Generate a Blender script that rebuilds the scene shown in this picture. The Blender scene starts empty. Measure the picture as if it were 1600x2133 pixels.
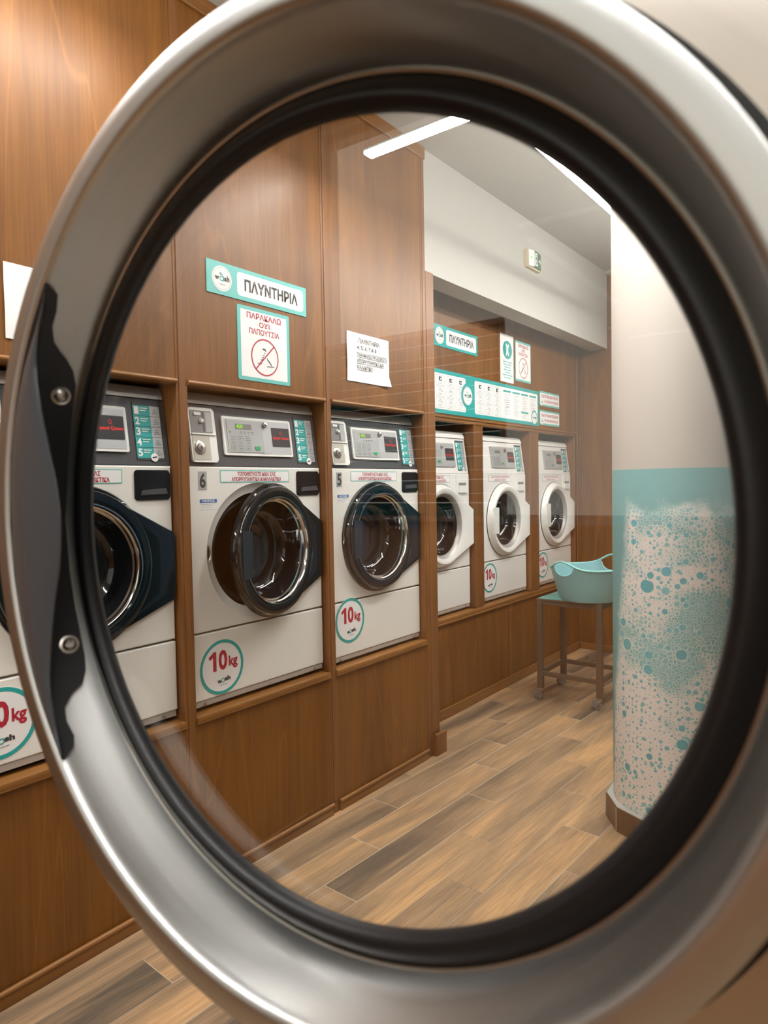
import bpy, bmesh, math, random
from math import sin, cos, pi, radians, atan2, sqrt, hypot
from mathutils import Matrix, Vector
random.seed(7)
S = bpy.context.scene
COL = S.collection

# ------------------------------------------------------------------ camera
YAW, PIT, ROL = radians(37.3916), radians(2.2208), radians(-1.00538)
F = Vector((-sin(YAW)*cos(PIT), cos(YAW)*cos(PIT), -sin(PIT)))
r0 = Vector((cos(YAW), sin(YAW), 0)); u0 = r0.cross(F)
rt = cos(ROL)*r0 + sin(ROL)*u0; up = -sin(ROL)*r0 + cos(ROL)*u0
cd = bpy.data.cameras.new('camera'); cam = bpy.data.objects.new('camera', cd); COL.objects.link(cam)
cam.matrix_world = Matrix(((rt.x, up.x, -F.x, 0), (rt.y, up.y, -F.y, 0), (rt.z, up.z, -F.z, 1.3), (0, 0, 0, 1)))
cd.sensor_fit = 'VERTICAL'; cd.sensor_height = 36; cd.sensor_width = 27
cd.lens = 1425.56*36/2133
cd.clip_start = 0.01; cd.clip_end = 60
cd.dof.use_dof = True; cd.dof.focus_distance = 2.45; cd.dof.aperture_fstop = 11.0
S.camera = cam

# ------------------------------------------------------------------ world / exposure
W = bpy.data.worlds.new('world'); S.world = W; W.use_nodes = True
wt = W.node_tree; wb = wt.nodes['Background']           # bright hazy street side (-Y), dim bluish yard elsewhere
STREET, YARD = (1.36, 1.22, 1.03, 1), (0.14, 0.19, 0.27, 1)
wg = wt.nodes.new('ShaderNodeTexCoord'); ws = wt.nodes.new('ShaderNodeSeparateXYZ'); wm = wt.nodes.new('ShaderNodeMapRange'); wx = wt.nodes.new('ShaderNodeMix')
wx.data_type = 'RGBA'; wm.inputs[1].default_value = .15; wm.inputs[2].default_value = -.15
wt.links.new(wg.outputs['Generated'], ws.inputs[0]); wt.links.new(ws.outputs[1], wm.inputs[0]); wt.links.new(wm.outputs[0], wx.inputs[0])
wx.inputs[6].default_value = YARD; wx.inputs[7].default_value = STREET
wt.links.new(wx.outputs[2], wb.inputs[0]); wb.inputs[1].default_value = 1.0
S.view_settings.view_transform = 'Standard'; S.view_settings.look = 'None'
S.view_settings.gamma = 1; S.view_settings.use_curve_mapping = False
S.view_settings.exposure = 0.0
S.cycles.max_bounces = 8; S.cycles.transparent_max_bounces = 12
S.cycles.caustics_reflective = False; S.cycles.caustics_refractive = False
S.cycles.sample_clamp_indirect = 6
LAMP_L = 88.0            # radiance of the linear lamp diffusers
LAMP_COL = (1.0, 0.975, 0.945, 1)

# ------------------------------------------------------------------ materials
def srgb(r, g, b):
    f = lambda c: (c/255/12.92 if c/255 <= 0.04045 else ((c/255+0.055)/1.055)**2.4)
    return (f(r), f(g), f(b), 1)

class NT:
    def __init__(s, name):
        s.m = bpy.data.materials.new(name); s.m.use_nodes = True
        s.t = s.m.node_tree; s.b = s.t.nodes['Principled BSDF']; s.out = s.t.nodes['Material Output']
    def n(s, typ, **kw):
        o = s.t.nodes.new(typ)
        for k, v in kw.items(): setattr(o, k, v)
        return o
    def l(s, a, b): s.t.links.new(a, b)
    def put(s, sock, v):
        if hasattr(v, 'is_linked') or hasattr(v, 'links'): s.l(v, sock)
        else: sock.default_value = v
    def math(s, op, a, b=None, c=None, clamp=False):
        o = s.n('ShaderNodeMath', operation=op, use_clamp=clamp)
        for i, v in enumerate((a, b, c)):
            if v is not None: s.put(o.inputs[i], v)
        return o.outputs[0]
    def mix(s, f, a, b):
        o = s.n('ShaderNodeMix', data_type='RGBA')
        s.put(o.inputs[0], f); s.put(o.inputs[6], a); s.put(o.inputs[7], b)
        return o.outputs[2]
    def obj(s):
        return s.n('ShaderNodeTexCoord').outputs['Object']
    def sep(s, v):
        o = s.n('ShaderNodeSeparateXYZ'); s.l(v, o.inputs[0]); return o.outputs
    def comb(s, x, y, z):
        o = s.n('ShaderNodeCombineXYZ')
        for i, v in enumerate((x, y, z)): s.put(o.inputs[i], v)
        return o.outputs[0]
    def scale(s, v, sc):
        o = s.n('ShaderNodeVectorMath', operation='MULTIPLY'); s.l(v, o.inputs[0]); o.inputs[1].default_value = sc
        return o.outputs[0]
    def noise(s, v, scale, detail=3, rough=.55, dist=0):
        o = s.n('ShaderNodeTexNoise'); s.l(v, o.inputs['Vector'])
        o.inputs['Scale'].default_value = scale; o.inputs['Detail'].default_value = detail
        o.inputs['Roughness'].default_value = rough; o.inputs['Distortion'].default_value = dist
        return o.outputs[0]
    def ramp(s, f, stops):
        o = s.n('ShaderNodeValToRGB'); s.put(o.inputs[0], f)
        e = o.color_ramp.elements
        while len(e) < len(stops): e.new(0.5)
        for i, (p, c) in enumerate(stops): e[i].position = p; e[i].color = c
        return o.outputs[0]
    def smooth(s, v, a, b):
        o = s.n('ShaderNodeMapRange', interpolation_type='SMOOTHSTEP')
        s.put(o.inputs[0], v); o.inputs[1].default_value = a; o.inputs[2].default_value = b
        return o.outputs[0]
    def bump(s, h, st, dist=.002):
        o = s.n('ShaderNodeBump'); o.inputs['Strength'].default_value = st; o.inputs['Distance'].default_value = dist
        s.put(o.inputs['Height'], h); s.l(o.outputs[0], s.b.inputs['Normal'])
    def set(s, **kw):
        for k, v in kw.items(): s.put(s.b.inputs[k], v)
        return s.m

def plain(name, col, rough=.5, metal=0, coat=0, var=.04, spec=.5):
    t = NT(name)
    f = t.noise(t.obj(), 9, 3)
    a = tuple(c*(1-var) for c in col[:3])+(1,); b = tuple(min(1, c*(1+var)) for c in col[:3])+(1,)
    t.set(**{'Base Color': t.mix(f, a, b), 'Roughness': rough, 'Metallic': metal, 'Coat Weight': coat, 'Coat Roughness': .08,
             'Specular IOR Level': spec})
    return t.m

def veneer(name, dark, light, axis='z', rough=.50):
    t = NT(name); v = t.obj()
    sc = {'z': (7, 7, .55), 'y': (7, .55, 7), 'x': (.55, 7, 7)}[axis]
    g = t.scale(v, sc)
    n1 = t.noise(g, 1.3, 5, .6, .6)
    fine = t.noise(t.scale(v, tuple(c*14 if c > 1 else c*5 for c in sc)), 1.5, 2, .5)
    # pale cathedral lines: contours of a slow noise
    cth = t.noise(t.scale(v, tuple(c*.45 for c in sc)), 1.0, 1.5, .4, .9)
    cont = t.math('FRACT', t.math('MULTIPLY', cth, 11))
    line = t.math('SUBTRACT', 1, t.smooth(t.math('ABSOLUTE', t.math('SUBTRACT', cont, .5)), 0, .07))
    blot = t.noise(v, 2.3, 3)
    f = t.math('ADD', t.math('MULTIPLY', n1, .55), t.math('ADD', t.math('MULTIPLY', fine, .22), t.math('MULTIPLY', blot, .23)))
    base = t.ramp(f, [(.28, dark), (.72, light)])
    li = tuple(min(1, c*1.45) for c in light[:3])+(1,)
    colr = t.mix(t.math('MULTIPLY', line, .22), base, li)
    t.set(**{'Base Color': colr, 'Roughness': rough, 'Coat Weight': .16, 'Coat Roughness': .33, 'Specular IOR Level': .4})
    t.bump(fine, .06)
    return t.m

WOOD = veneer('brown_veneer', srgb(84, 47, 11), srgb(142, 92, 33))
WOODT = veneer('brown_moulding', srgb(108, 69, 30), srgb(152, 104, 52), 'y', .4)
WOODX = veneer('brown_moulding_cross', srgb(108, 69, 30), srgb(152, 104, 52), 'x', .28)
WOODP = veneer('brown_post', srgb(96, 58, 26), srgb(140, 92, 46))
WHITE = plain('white_plaster', srgb(184, 182, 175), .75)
CEIL = plain('ceiling_paint', srgb(178, 176, 169), .85)
CREAM = plain('cream_wall', srgb(226, 216, 204), .7)
ENAM = plain('white_enamel', srgb(236, 233, 225), .3, 0, .3, .015)
ENAM2 = plain('white_plastic', srgb(236, 235, 230), .28, 0, .25, .01)
GREYST = plain('warm_grey_strip', srgb(176, 166, 156), .4)
ALU = plain('aluminium_cap', srgb(176, 173, 168), .42, .35)
CHAR = plain('charcoal_panel', srgb(70, 69, 72), .5)
BLACKP = plain('black_plastic', srgb(18, 18, 20), .36, 0, 0, .04, .35)
BLACKR = plain('black_rubber', srgb(14, 13, 15), .38, 0, 0, .1, .42)
HANDLE = plain('dark_handle_plastic', srgb(66, 71, 76), .27, 0, .2)
TEAL = plain('teal_print', srgb(104, 190, 184), .5)
TEAL2 = plain('deep_teal_print', srgb(44, 164, 160), .45)
PAPER = plain('white_paper', srgb(238, 237, 235), .7, 0, 0, .01)
RED = plain('red_print', srgb(176, 40, 58), .5)
INK = plain('dark_ink', srgb(58, 58, 60), .6)
PALEINK = plain('pale_grey_ink', srgb(150, 154, 156), .6)
BLUE = plain('blue_print', srgb(36, 98, 170), .5)
SILVER = plain('silver_panel', srgb(188, 190, 190), .38, .3, 0, .01)
SILVER2 = plain('grey_keypad', srgb(172, 174, 172), .45, .1, 0, .01)
GREYP = plain('grey_plastic', srgb(126, 124, 122), .45)
MARK = plain('key_print', srgb(92, 92, 92), .5)
GREENB = plain('green_button', srgb(52, 160, 104), .4)
CHROME = plain('chrome', srgb(214, 212, 208), .12, 1)
CHROMES = plain('satin_chrome', srgb(196, 192, 184), .28, 1)
SCREEN = plain('dark_screen', srgb(58, 58, 60), .3)
TABLET = plain('brown_grey_steel', srgb(122, 104, 88), .42, .55)
TEALT = plain('teal_table_top', srgb(128, 212, 204), .4)
BASK = plain('aqua_plastic', srgb(136, 186, 190), .42, 0, 0, .02)
BASKR = plain('aqua_plastic_rim', srgb(150, 218, 216), .38, 0, 0, .02)
EXITG = plain('exit_green', srgb(74, 118, 92), .4)
CASHD = plain('pale_metal', srgb(192, 188, 176), .4, .2)
IVORY = plain('ivory_plastic', srgb(226, 216, 188), .5)
TILEB = veneer('dark_wood_tile', srgb(84, 64, 46), srgb(120, 94, 70), 'z', .4)

def band_mat():
    t = NT('cream_over_aqua_paint'); x, y, z = t.sep(t.obj())
    t.set(**{'Base Color': t.mix(t.math('GREATER_THAN', z, 1.342), srgb(52, 92, 98), srgb(172, 166, 158)), 'Roughness': .6}); return t.m
BAND = band_mat()
def emis(name, col, st):
    t = NT(name); t.set(**{'Base Color': (0, 0, 0, 1), 'Emission Color': col, 'Emission Strength': st}); return t.m
LAMPM = emis('lamp_diffuser', LAMP_COL, LAMP_L)
LCDG = emis('lcd_digits', srgb(150, 235, 20), 1.1)
REDE = emis('red_lettering', srgb(235, 46, 40), 1.0)
LEDG = emis('green_led', srgb(80, 235, 130), 1.4)

def steel(name, col, rough, streak):
    t = NT(name); v = t.obj(); x, y, z = t.sep(v)
    ang = t.math('ARCTAN2', z, x); rad = t.math('SQRT', t.math('ADD', t.math('POWER', x, 2), t.math('POWER', z, 2)))
    q = t.comb(t.math('MULTIPLY', ang, 3.0), t.math('MULTIPLY', rad, 420), t.math('MULTIPLY', y, 420))
    n = t.noise(q, 1.0, 3, .6)
    big = t.noise(v, 14, 4, .6)
    f = t.math('ADD', t.math('MULTIPLY', n, .6), t.math('MULTIPLY', big, .4))
    c0 = tuple(c*.84 for c in col[:3])+(1,)
    t.set(**{'Base Color': t.mix(f, c0, col), 'Metallic': 1, 'Roughness': t.math('ADD', rough-.5*streak, t.math('MULTIPLY', f, streak)),
             'Anisotropic': .35})
    t.bump(n, .05, .0004)
    return t.m
STEEL = steel('brushed_steel', srgb(196, 197, 195), .36, .12)
STEELF = steel('brushed_steel_flange', srgb(200, 192, 182), .34, .1)

def glassmat(name, tint, rough=.01, k=1.0):
    t = NT(name)
    tr = t.n('ShaderNodeBsdfTransparent'); tr.inputs[0].default_value = tint
    gl = t.n('ShaderNodeBsdfGlossy'); gl.inputs['Roughness'].default_value = rough
    fr = t.n('ShaderNodeFresnel'); geo = t.n('ShaderNodeNewGeometry')   # same reflectance on entry and exit
    t.l(t.math('ADD', 1.5, t.math('MULTIPLY', geo.outputs['Backfacing'], 1/1.5-1.5)), fr.inputs[0])
    mx = t.n('ShaderNodeMixShader'); t.l(t.math('MULTIPLY', fr.outputs[0], k), mx.inputs[0])
    t.l(tr.outputs[0], mx.inputs[1]); t.l(gl.outputs[0], mx.inputs[2]); t.l(mx.outputs[0], t.out.inputs[0])
    return t.m
GLASS = glassmat('clear_glass', (.985, .99, .985, 1), .01, 1.5)
SMOKE = glassmat('smoked_glass', (.30, .33, .33, 1), .03)
WINGL = glassmat('window_glass', (.95, .97, .98, 1))

def glossy_dark(name, col, rough, coat):
    return plain(name, col, rough, 0, coat, .03)
DOORDK = glossy_dark('smoked_navy_door', srgb(14, 20, 23), .06, .6)
BOWL = plain('dark_bowl_glass', srgb(27, 28, 30), .06, .15, .6, .2)
DRUM = plain('drum_steel', srgb(86, 88, 90), .3, 1, 0, .2)

# floor: wood-look tiles 0.845 x 0.143 m, third-bond, turned 2.8 degrees
def floor_mat():
    t = NT('wood_look_tile'); x, y, z = t.sep(t.obj()); th = radians(2.8)
    u = t.math('ADD', t.math('MULTIPLY', y, cos(th)), t.math('MULTIPLY', x, sin(th)))
    v = t.math('SUBTRACT', t.math('MULTIPLY', x, cos(th)), t.math('MULTIPLY', y, sin(th)))
    rr = t.math('DIVIDE', t.math('ADD', v, 1.86), .143); row = t.math('FLOOR', rr); fv = t.math('FRACT', rr)
    tt = t.math('DIVIDE', t.math('ADD', t.math('SUBTRACT', u, 2.092), t.math('MULTIPLY', row, .2817)), .845)
    k = t.math('FLOOR', tt); fu = t.math('FRACT', tt)
    wn = t.n('ShaderNodeTexWhiteNoise', noise_dimensions='2D'); t.l(t.comb(row, k, 0), wn.inputs['Vector'])
    rnd = wn.outputs['Value']; rc = t.sep(wn.outputs['Color'])
    eu = t.math('MULTIPLY', t.math('MINIMUM', fu, t.math('SUBTRACT', 1, fu)), .845)
    ev = t.math('MULTIPLY', t.math('MINIMUM', fv, t.math('SUBTRACT', 1, fv)), .143)
    e = t.math('MINIMUM', eu, ev)
    grout = t.math('SUBTRACT', 1, t.smooth(e, .0008, .0022))
    off = t.math('MULTIPLY', rnd, 37)
    gu = t.math('ADD', t.math('MULTIPLY', u, 1.6), off); gv = t.math('ADD', t.math('MULTIPLY', v, 16), t.math('MULTIPLY', rc[1], 19))
    vec = t.comb(gu, gv, 0)
    n1 = t.noise(vec, 1.0, 6, .62, 1.1)
    fine = t.noise(t.comb(t.math('MULTIPLY', gu, 4), t.math('MULTIPLY', gv, 9), 0), 1.0, 3, .6)
    band = t.noise(t.comb(t.math('MULTIPLY', gu, .5), t.math('MULTIPLY', gv, .30), 3.1), 1.0, 2, .5, .5)
    tone = t.math('ADD', t.math('MULTIPLY', t.math('SUBTRACT', band, .5), 1.15), t.math('ADD', t.math('MULTIPLY', t.math('SUBTRACT', n1, .5), .55), t.math('ADD', t.math('MULTIPLY', t.math('SUBTRACT', rnd, .5), .16), .49)))
    base = t.ramp(tone, [(.24, srgb(106, 94, 80)), (.40, srgb(148, 124, 98)), (.54, srgb(174, 143, 110)), (.74, srgb(212, 169, 121))])
    gr = t.ramp(fine, [(.35, (.62, .6, .58, 1)), (.62, (1.08, 1.07, 1.05, 1))])
    o = t.n('ShaderNodeMix', data_type='RGBA', blend_type='MULTIPLY'); o.inputs[0].default_value = .6
    t.l(base, o.inputs[6]); t.l(gr, o.inputs[7])
    gcol = t.mix(rc[2], srgb(120, 104, 88), srgb(212, 198, 176))
    t.set(**{'Base Color': t.mix(grout, o.outputs[2], gcol), 'Roughness': t.math('ADD', .34, t.math('MULTIPLY', n1, .2)), 'Specular IOR Level': .4})
    t.bump(t.math('SUBTRACT', t.math('MULTIPLY', fine, .3), grout), .25, .001)
    return t.m
FLOORM = floor_mat()

# pillar: cream above, aqua band, soap-bubble mural below (angle x height)
PR = .217
def mural_mat():
    t = NT('bubble_mural'); x, y, z = t.sep(t.obj())
    s = t.math('MULTIPLY', t.math('ARCTAN2', x, t.math('MULTIPLY', y, -1)), PR)   # arc length, 0 faces -Y
    p = t.comb(s, z, 0)
    wob = t.noise(p, 7, 4)
    wobc = t.math('SUBTRACT', wob, .5)
    top = t.math('ADD', t.math('ADD', 1.245, t.math('MULTIPLY', wobc, .20)), t.math('MULTIPLY', t.math('ADD', s, .1), -.12))
    # the foam leaves a clear aqua strip on the far left that closes lower down
    lft = t.smooth(t.math('ADD', t.math('ADD', s, t.math('MULTIPLY', wobc, .07)), t.math('MULTIPLY', t.math('SUBTRACT', 1.10, z), .12)), -.150, -.105)
    foam = t.math('MULTIPLY', t.smooth(t.math('SUBTRACT', top, z), -.02, .045), lft)
    dn = t.noise(t.comb(s, z, 4.7), 5.0, 3, .55, .4)
    low = t.smooth(z, .78, .55)
    dens = t.smooth(t.math('ADD', t.math('ADD', dn, t.math('MULTIPLY', low, .13)), t.math('MULTIPLY', t.math('SUBTRACT', -.02, s), .35)), .40, .62)
    def vor(scale, feat, rnd=1.0, off=0):
        o = t.n('ShaderNodeTexVoronoi', voronoi_dimensions='2D', feature=feat)
        t.l(t.comb(t.math('ADD', s, off), z, 0), o.inputs['Vector'])
        o.inputs['Scale'].default_value = scale; o.inputs['Randomness'].default_value = rnd
        return o
    aqua = srgb(116, 172, 174); foamc = srgb(238, 233, 228)
    def cells(scale):
        d1 = vor(scale, 'DISTANCE_TO_EDGE').outputs['Distance']; k = vor(scale, 'F1'); kc = t.sep(k.outputs['Color'])
        thr = t.math('ADD', t.math('ADD', .07, t.math('MULTIPLY', dens, .24)), t.math('MULTIPLY', kc[0], .06))
        return t.smooth(t.math('SUBTRACT', d1, thr), -.04, .04), kc
    h1, k1 = cells(105); h2, k2 = cells(62)
    pick = t.smooth(t.noise(t.comb(s, z, 9), 9, 2), .42, .58)
    hole = t.math('ADD', t.math('MULTIPLY', h1, t.math('SUBTRACT', 1, pick)), t.math('MULTIPLY', h2, pick))
    pit = t.mix(dens, t.mix(k1[1], srgb(124, 182, 184), srgb(150, 200, 200)), t.mix(k1[1], srgb(172, 204, 200), srgb(214, 212, 206)))
    c = t.mix(hole, t.mix(dens, srgb(206, 220, 214), foamc), pit)
    c = t.mix(foam, aqua, c)
    def bub(scale, thresh, rmin, rvar, col, rim, c, off):
        o = vor(scale, 'F1', .85, off); rc = t.sep(o.outputs['Color'])
        rad = t.math('ADD', rmin, t.math('MULTIPLY', t.math('POWER', rc[1], 2), rvar))
        df = t.math('SUBTRACT', rad, o.outputs['Distance'])
        on = t.math('MULTIPLY', t.math('GREATER_THAN', rc[0], thresh), t.smooth(foam, .35, .75))
        body = t.mix(rc[2], col, rim)
        c = t.mix(t.math('MULTIPLY', t.math('MULTIPLY', t.smooth(df, -.055, -.03), .55), on), c, foamc)
        c = t.mix(t.math('MULTIPLY', t.smooth(df, -.015, .02), on), c, body)
        return c
    c = bub(58, .50, .16, .18, srgb(142, 198, 204), srgb(118, 186, 194), c, .31)
    c = bub(33, .58, .16, .18, srgb(118, 190, 198), srgb(150, 204, 208), c, .77)
    c = bub(17, .66, .14, .20, srgb(106, 184, 196), srgb(136, 198, 204), c, .13)
    c = bub(9.5, .70, .11, .13, srgb(98, 176, 188), srgb(116, 186, 192), c, .52)
    up_ = t.math('GREATER_THAN', z, 1.342)
    c = t.mix(up_, c, srgb(192, 184, 175))
    t.set(**{'Base Color': c, 'Roughness': .5})
    return t.m
MURAL = mural_mat()

# ------------------------------------------------------------------ mesh helpers
def link(name, bm, mats, parent=None, smooth=False, loc=None, rz=0):
    bmesh.ops.recalc_face_normals(bm, faces=bm.faces)
    me = bpy.data.meshes.new(name); bm.to_mesh(me); bm.free()
    for m in (mats if isinstance(mats, (list, tuple)) else [mats]): me.materials.append(m)
    if smooth:
        for p in me.polygons: p.use_smooth = True
        me.set_sharp_from_angle(angle=radians(38))
    o = bpy.data.objects.new(name, me); COL.objects.link(o)
    if parent: o.parent = parent
    if loc: o.location = loc
    o.rotation_euler.z = rz
    return o
def B(): return bmesh.new()
def box(bm, a, b, bev=0, mi=0, seg=2):
    x0, y0, z0 = a; x1, y1, z1 = b
    v = [bm.verts.new(p) for p in ((x0,y0,z0),(x1,y0,z0),(x1,y1,z0),(x0,y1,z0),(x0,y0,z1),(x1,y0,z1),(x1,y1,z1),(x0,y1,z1))]
    fs = [bm.faces.new([v[i] for i in q]) for q in ((0,3,2,1),(4,5,6,7),(0,1,5,4),(1,2,6,5),(2,3,7,6),(3,0,4,7))]
    for f in fs: f.material_index = mi
    if bev:
        es = {e for f in fs for e in f.edges}
        r = bmesh.ops.bevel(bm, geom=list(es), offset=bev, segments=seg, affect='EDGES', profile=.5)
        for f in r['faces']: f.material_index = mi
    return bm
def prism(bm, pts, d0, d1, mi=0, frame=None, bev=0):
    """outline pts (u,z) extruded along d from d0 to d1: vertices (d,u,z)"""
    fr = frame or (lambda d, u, z: (d, u, z))
    a = [bm.verts.new(fr(d0, u, z)) for u, z in pts]; b = [bm.verts.new(fr(d1, u, z)) for u, z in pts]
    n = len(pts); fs = [bm.faces.new(a[::-1]), bm.faces.new(b)]
    for i in range(n): fs.append(bm.faces.new((a[i], a[(i+1) % n], b[(i+1) % n], b[i])))
    for f in fs: f.material_index = mi
    if bev:
        es = [e for e in fs[1].edges]
        r = bmesh.ops.bevel(bm, geom=es, offset=bev, segments=2, affect='EDGES')
        for f in r['faces']: f.material_index = mi
    return bm
def rrect(u0, z0, u1, z1, r, n=5):
    out = []
    for cu, cz, a in ((u1-r, z1-r, 0), (u0+r, z1-r, 90), (u0+r, z0+r, 180), (u1-r, z0+r, 270)):
        for i in range(n+1):
            t = radians(a+90*i/n); out.append((cu+r*cos(t), cz+r*sin(t)))
    return out
def circ(cu, cz, r, n=40, rz=None):
    return [(cu+r*cos(2*pi*i/n), cz+(rz or r)*sin(2*pi*i/n)) for i in range(n)]
def flat(bm, pts, d, mi=0, frame=None):
    fr = frame or (lambda d, u, z: (d, u, z))
    f = bm.faces.new([bm.verts.new(fr(d, u, z)) for u, z in pts]); f.material_index = mi
def ringflat(bm, cu, cz, r0, r1, d, mi=0, n=56, frame=None):
    fr = frame or (lambda d, u, z: (d, u, z))
    A = [bm.verts.new(fr(d, u, z)) for u, z in circ(cu, cz, r0, n)]; Bv = [bm.verts.new(fr(d, u, z)) for u, z in circ(cu, cz, r1, n)]
    for i in range(n):
        f = bm.faces.new((A[i], A[(i+1) % n], Bv[(i+1) % n], Bv[i])); f.material_index = mi
def bar2(bm, p, q, w, d, mi=0, frame=None):
    dx, dz = q[0]-p[0], q[1]-p[1]; L = hypot(dx, dz); nx, nz = -dz/L*w/2, dx/L*w/2
    flat(bm, [(p[0]-nx, p[1]-nz), (q[0]-nx, q[1]-nz), (q[0]+nx, q[1]+nz), (p[0]+nx, p[1]+nz)], d, mi, frame)
def lathe(bm, prof, n, frame, mi=0, closed=False):
    """prof: (r, d); frame(d, u, z)"""
    rings = []
    for r, d in prof:
        rings.append([bm.verts.new(frame(d, r*cos(2*pi*i/n), r*sin(2*pi*i/n))) for i in range(n)] if r > 1e-6 else [bm.verts.new(frame(d, 0, 0))])
    pr = list(zip(rings, rings[1:])) + ([(rings[-1], rings[0])] if closed else [])
    for a, b in pr:
        for i in range(n):
            j = (i+1) % n
            if len(a) == 1: f = bm.faces.new((a[0], b[i], b[j]))
            elif len(b) == 1: f = bm.faces.new((a[i], a[j], b[0]))
            else: f = bm.faces.new((a[i], a[j], b[j], b[i]))
            f.material_index = mi
    return bm
def tube(bm, pts, r, n=8, closed=False, mi=0):
    pts = [Vector(p) for p in pts]; N = len(pts); rings = []
    for i, p in enumerate(pts):
        if closed: t = pts[(i+1) % N]-pts[i-1]
        else: t = pts[min(i+1, N-1)]-pts[max(i-1, 0)]
        t.normalize(); ref = Vector((0, 0, 1)) if abs(t.z) < .9 else Vector((1, 0, 0))
        a = t.cross(ref).normalized(); b = a.cross(t)
        rad = r[i] if isinstance(r, (list, tuple)) else r
        rings.append([bm.verts.new(p+rad*(cos(2*pi*k/n)*a+sin(2*pi*k/n)*b)) for k in range(n)])
    for i in range(N if closed else N-1):
        A, C = rings[i], rings[(i+1) % N]
        for k in range(n):
            f = bm.faces.new((A[k], A[(k+1) % n], C[(k+1) % n], C[k])); f.material_index = mi
    if not closed:
        bm.faces.new(rings[0][::-1]); bm.faces.new(rings[-1])
    return bm

_tc = {}
def tmesh(s, bold=0.0):
    if (s, bold) in _tc: return _tc[(s, bold)]
    cu = bpy.data.curves.new('t', 'FONT'); cu.body = s; cu.resolution_u = 3; cu.offset = bold
    o = bpy.data.objects.new('t', cu); COL.objects.link(o)
    dg = bpy.context.evaluated_depsgraph_get(); me = bpy.data.meshes.new_from_object(o.evaluated_get(dg))
    v = [(p.co.x, p.co.y) for p in me.vertices]; f = [tuple(p.vertices) for p in me.polygons]
    bpy.data.objects.remove(o); bpy.data.curves.remove(cu); bpy.data.meshes.remove(me)
    x0 = min(p[0] for p in v); x1 = max(p[0] for p in v); y0 = min(p[1] for p in v); y1 = max(p[1] for p in v)
    r = ([((x-x0)/(x1-x0), (y-y0)/(y1-y0)) for x, y in v], f); _tc[(s, bold)] = r
    return r
def text(bm, s, u0, z0, u1, z1, d, mi=0, bold=0.0, frame=None):
    """lettering stretched to fill the box u0..u1, z0..z1"""
    fr = frame or (lambda d, u, z: (d, u, z))
    v, f = tmesh(s, bold)
    vs = [bm.verts.new(fr(d, u0+(u1-u0)*x, z0+(z1-z0)*y)) for x, y in v]
    for q in f:
        try: fc = bm.faces.new([vs[i] for i in q]); fc.material_index = mi
        except ValueError: pass

def empty(name, loc, rz=0):
    o = bpy.data.objects.new(name, None); COL.objects.link(o); o.location = loc; o.rotation_euler.z = rz
    o.empty_display_size = .05
    return o
def tag(o, label=None, cat=None, group=None, kind=None):
    if label: o['label'] = label
    if cat: o['category'] = cat
    if group: o['group'] = group
    if kind: o['kind'] = kind
    return o
def struct(name, bm, m, smooth=False):
    return tag(link(name, bm, m, smooth=smooth), kind='structure')
def copy_tree(o, parent=None):
    c = o.copy(); COL.objects.link(c); c.parent = parent
    if parent is not None: c.matrix_parent_inverse = o.matrix_parent_inverse.copy()
    for ch in list(o.children): copy_tree(ch, c)
    return c
def kid(o, name):
    return next(c for c in o.children if c.name.split('.')[0] == name)

# ------------------------------------------------------------------ setting
XN, XF = -1.80, -2.03          # wood fronts: near run, alcove run
CZ = 2.86
struct('floor', box(B(), (-2.6, -1.9, -.06), (2.4, 5.3, 0)), FLOORM)
struct('ceiling', box(B(), (-2.6, -1.9, CZ), (2.4, 5.3, CZ+.06)), CEIL)
POSTS = [(.625, .665), (1.305, 1.347), (1.983, 2.022), (2.662, 2.700)]
ZL, ZM = .570, 1.628           # ledge top, underside of upper panel
bm = B()
box(bm, (-2.56, -1.7, 0), (-2.50, 2.70, CZ))                         # back of the bays
box(bm, (-2.50, -1.7, 0), (XN, .625, CZ))                            # plain panels beside the last washer
for (a, b), (c, d) in zip(POSTS, POSTS[1:]):
    box(bm, (-2.50, b, ZM), (XN, c, CZ)); box(bm, (-2.50, b, 0), (XN, c, ZL-.022))
struct('wall_left', bm, WOOD)
tn = [0]
def trim(bm, m, smooth=False):
    tn[0] += 1; return struct('trim_%d' % tn[0], bm, m, smooth)
for a, b in POSTS:
    bm = B(); box(bm, (-2.50, a, 0), (XN+.002, b, CZ-.001), .0015)
    box(bm, (XN+.001, a+.010, 0), (XN+.005, b-.010, CZ-.02), .0015)
    trim(bm, WOODP)
def rod_y(bm, x, z, y0, y1, r):
    lathe(bm, [(0, y0), (r, y0), (r, y1), (0, y1)], 14, lambda d, u, w: (x+u, d, z+w)); return bm
for (a, b), (c, d) in zip(POSTS, POSTS[1:]):
    bm = B(); rod_y(bm, XN+.003, ZM+.006, b, c, .0085); box(bm, (XN-.03, b, ZM-.003), (XN+.003, c, ZM)); trim(bm, WOODT, True)
    bm = B(); box(bm, (-2.45, b, ZL-.022), (XN+.012, c, ZL), .005); rod_y(bm, XN+.006, ZL-.02, b, c, .006); trim(bm, WOODT, True)
    bm = B(); box(bm, (XN, b, 0), (XN+.012, c, .036), .003); rod_y(bm, XN+.009, .04, b, c, .008); trim(bm, WOODT, True)
bm = B(); box(bm, (XN, -1.7, CZ-.055), (XN+.012, 2.70, CZ), .004); trim(bm, WOODT)
# pilaster carrying the white beam
bm = B(); box(bm, (-2.05, 2.70, 0), (XN+.004, 2.768, 2.30), .003); box(bm, (XN, 2.70, 0), (XN+.03, 2.79, .095), .004)
rod_y(bm, XN+.02, .097, 2.70, 2.79, .010)
trim(bm, WOODP)
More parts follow.
